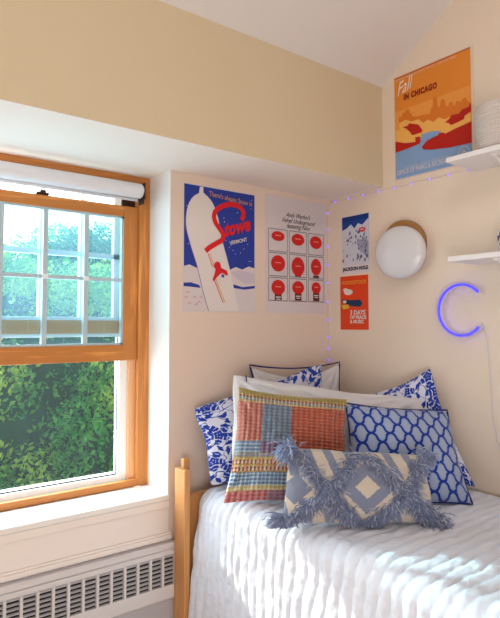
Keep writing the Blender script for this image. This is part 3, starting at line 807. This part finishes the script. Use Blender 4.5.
# patterned mug on the lower shelf
m = mat('blue_white_glaze', '#dde2ea', .3); nt, bs = T(m); v, x, y, z = xyz(nt, 'Object')
nn_ = nz(nt, v, 45, 2); nt.links.new(mix(nt, nn_.gt(.53), '#dde2ea', '#2a4a72'), bs.inputs['Base Color'])
mg = empty('patterned_mug', (-.10, -1.125, 1.79), label='blue and white patterned mug at the right edge on the lower shelf', category='mug')
b = MB(); b.lathe([(.0005, 0), (.032, 0), (.038, .006), (.042, .05), (.043, .092), (.040, .094), (.038, .05), (.034, .01), (.0005, .008)], (-.10, -1.125, 1.7905), m, 32); b.build('mug_body', mg, smooth=True)
b = MB(); b.tube([(-.10-.040-.022*math.sin(a), -1.125, 1.838+.026*math.cos(a)) for a in [PI*i/10 for i in range(11)]], .0045, m, 8); b.build('handle', mg, smooth=True)

# ------------------------------------------------------------------ outdoors
def leafmat(name, c1, c2, c3):
    m = mat(name, c1, .6, spec=.2); nt, b = T(m)
    g = nt.nodes.new('ShaderNodeNewGeometry'); rp = X(nt, g.outputs['Random Per Island'])
    v, x, y, z = xyz(nt, 'Object'); n = nz(nt, v, .9, 3)
    c = mix(nt, rp, c1, c2); c = mix(nt, n.step(.46, .60), c, c3)  # third colour paints sunlit highlights into patches of leaves
    nt.links.new(c, b.inputs['Base Color'])
    tl = nt.nodes.new('ShaderNodeBsdfTranslucent'); nt.links.new(c, tl.inputs[0])
    ms = nt.nodes.new('ShaderNodeMixShader'); ms.inputs[0].default_value = .5
    nt.links.new(b.outputs[0], ms.inputs[1]); nt.links.new(tl.outputs[0], ms.inputs[2])
    nt.links.new(ms.outputs[0], nt.nodes['Material Output'].inputs[0]); return m
LM = [leafmat('leaves_deep', '#3f9650', '#86c860', '#dcec70'), leafmat('leaves_blue', '#359078', '#66b88c', '#a5d88a')]
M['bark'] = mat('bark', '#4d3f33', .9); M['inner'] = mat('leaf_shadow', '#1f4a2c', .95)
def crown_mesh(seed, lm, R=2.6, H=3.2, nleaf=56000):
    r = np.random.RandomState(seed)
    ncl = 230; ph = r.uniform(0, 2*PI, ncl); ct = r.uniform(-1, 1, ncl); st = np.sqrt(1-ct**2); rad = r.uniform(.62, 1., ncl)
    cen = np.stack([R*st*np.cos(ph)*rad, R*st*np.sin(ph)*rad, H*ct*rad], 1)
    k = r.randint(0, ncl, nleaf); off = r.normal(0, 1, (nleaf, 3)); off /= np.linalg.norm(off, axis=1)[:, None]
    P = cen[k]+off*(r.uniform(.2, 1, nleaf)**.5)[:, None]*np.array([.55, .55, .42])
    a = r.normal(0, 1, (nleaf, 3)); a /= np.linalg.norm(a, axis=1)[:, None]
    b_ = np.cross(a, r.normal(0, 1, (nleaf, 3))); b_ /= np.linalg.norm(b_, axis=1)[:, None]
    s = r.uniform(.022, .048, nleaf)[:, None]
    V = np.stack([P-a*s*1.5, P+b_*s*.8, P+a*s*1.5, P-b_*s*.8], 1).reshape(-1, 3)
    me = bpy.data.meshes.new('crown'); me.from_pydata(V.tolist(), [], [(4*i, 4*i+1, 4*i+2, 4*i+3) for i in range(nleaf)])
    me.materials.append(lm)
    return me
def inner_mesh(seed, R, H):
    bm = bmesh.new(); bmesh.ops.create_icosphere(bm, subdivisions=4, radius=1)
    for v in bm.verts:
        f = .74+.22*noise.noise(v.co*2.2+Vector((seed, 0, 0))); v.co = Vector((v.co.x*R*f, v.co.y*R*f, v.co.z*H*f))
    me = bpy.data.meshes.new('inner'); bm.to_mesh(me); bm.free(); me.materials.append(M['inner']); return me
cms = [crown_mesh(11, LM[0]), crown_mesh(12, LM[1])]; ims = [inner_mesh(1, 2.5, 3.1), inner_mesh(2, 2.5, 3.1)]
GZ = -7.
trees = [  # x, y, crown centre z, scale, kind, label
 (1.5, 9.2, -.2, 1.05, 0, 'bright green leafy tree closest to the right side of the window opening'),
 (-3.9, 9.4, -.5, 1.0, 0, 'bright green tree outside the left end of the window'),
 (4.1, 14.6, 1.0, 1.15, 1, 'bluish green tree standing tall behind the closest one'),
 (-1.3, 14.8, .9, 1.12, 1, 'hazy green tree behind, between the closest tree and the left one'),
]
for i, (x, y, z, sc, k, lb) in enumerate(trees):
    t = empty('tree', (x, y, GZ), label=lb, category='tree', group='trees outside the window')
    c = bpy.data.objects.new('foliage', cms[k]); link(c, t); c.location = (0, 0, z-GZ); c.scale = (sc, sc, sc); c.rotation_euler = (0, 0, i*1.9)
    c = bpy.data.objects.new('crown_shade_core', ims[k]); link(c, t); c.location = (0, 0, z-GZ); c.scale = (sc, sc, sc); c.rotation_euler = (0, 0, i*1.1)  # solid dark core, paints the shaded inside of the crown and closes gaps
    b = MB(); b.tube([(x, y, GZ), (x+.1, y, GZ+2), (x, y+.1, z-1), (x+.1, y, z+1)], [.28, .22, .17, .06], M['bark'], 10); b.build('trunk', t)
m = mat('lawn', '#5c8040', .95); nt, bs = T(m); v, x, y, z = xyz(nt, 'Object'); nt.links.new(mix(nt, nz(nt, v, 1.5, 4), '#4d7238', '#7c9a50'), bs.inputs['Base Color'])
b = MB(); b.box(-60, 60, 1.5, 120, GZ-.3, GZ, m); b.build('ground', kind='structure')

# ------------------------------------------------------------------ light
w = bpy.data.worlds.new('world'); S.world = w; w.use_nodes = True; nt = w.node_tree; bg = nt.nodes['Background']
sk = nt.nodes.new('ShaderNodeTexSky'); sk.sky_type = 'NISHITA'; sk.sun_disc = False; sk.sun_elevation = math.radians(29); sk.sun_rotation = math.radians(-11); sk.air_density = 1.2; sk.dust_density = 2.0
nt.links.new(sk.outputs[0], bg.inputs[0]); bg.inputs[1].default_value = .42
sd = bpy.data.lights.new('sun', 'SUN'); sd.energy = 7.2; sd.angle = math.radians(1.3); sd.color = (1, .93, .82)
so = bpy.data.objects.new('sun', sd); COL.objects.link(so); so.rotation_euler = Vector((.29, -1, -.56)).to_track_quat('-Z', 'Y').to_euler()
def area(name, loc, aim, size, power, col):
    d = bpy.data.lights.new(name, 'AREA'); d.shape = 'RECTANGLE'; d.size, d.size_y = size; d.energy = power; d.color = col
    o = bpy.data.objects.new(name, d); COL.objects.link(o); o.location = loc; o.rotation_euler = (Vector(aim)-Vector(loc)).to_track_quat('-Z', 'Y').to_euler(); return o
area('room_fill', (-3.0, -3.3, .8), (-.9, -.4, 2.3), (1.8, 1.4), 47, (1, .95, .94))  # added fill behind the camera for bounced light, no actual fixture
area('overhead_fill', (-2.0, -2.6, 3.2), (-1.4, -1.2, 0), (1.2, 1.0), 14, (1, .95, .9))  # added soft fill from above, no actual ceiling fixture
area('window_fill', (-1.7, .45, 1.5), (-1.2, -1.5, 1.0), (1.0, 1.4), 34, (.88, .93, 1.0))  # added light panel just outside the panes, boosts the daylight coming in
S.view_settings.view_transform = 'Standard'; S.view_settings.look = 'None'; S.view_settings.exposure = 0.0
S.cycles.use_denoising = True
S.cycles.max_bounces = 8; S.cycles.diffuse_bounces = 4; S.cycles.transparent_max_bounces = 12
S.cycles.sample_clamp_indirect = 6
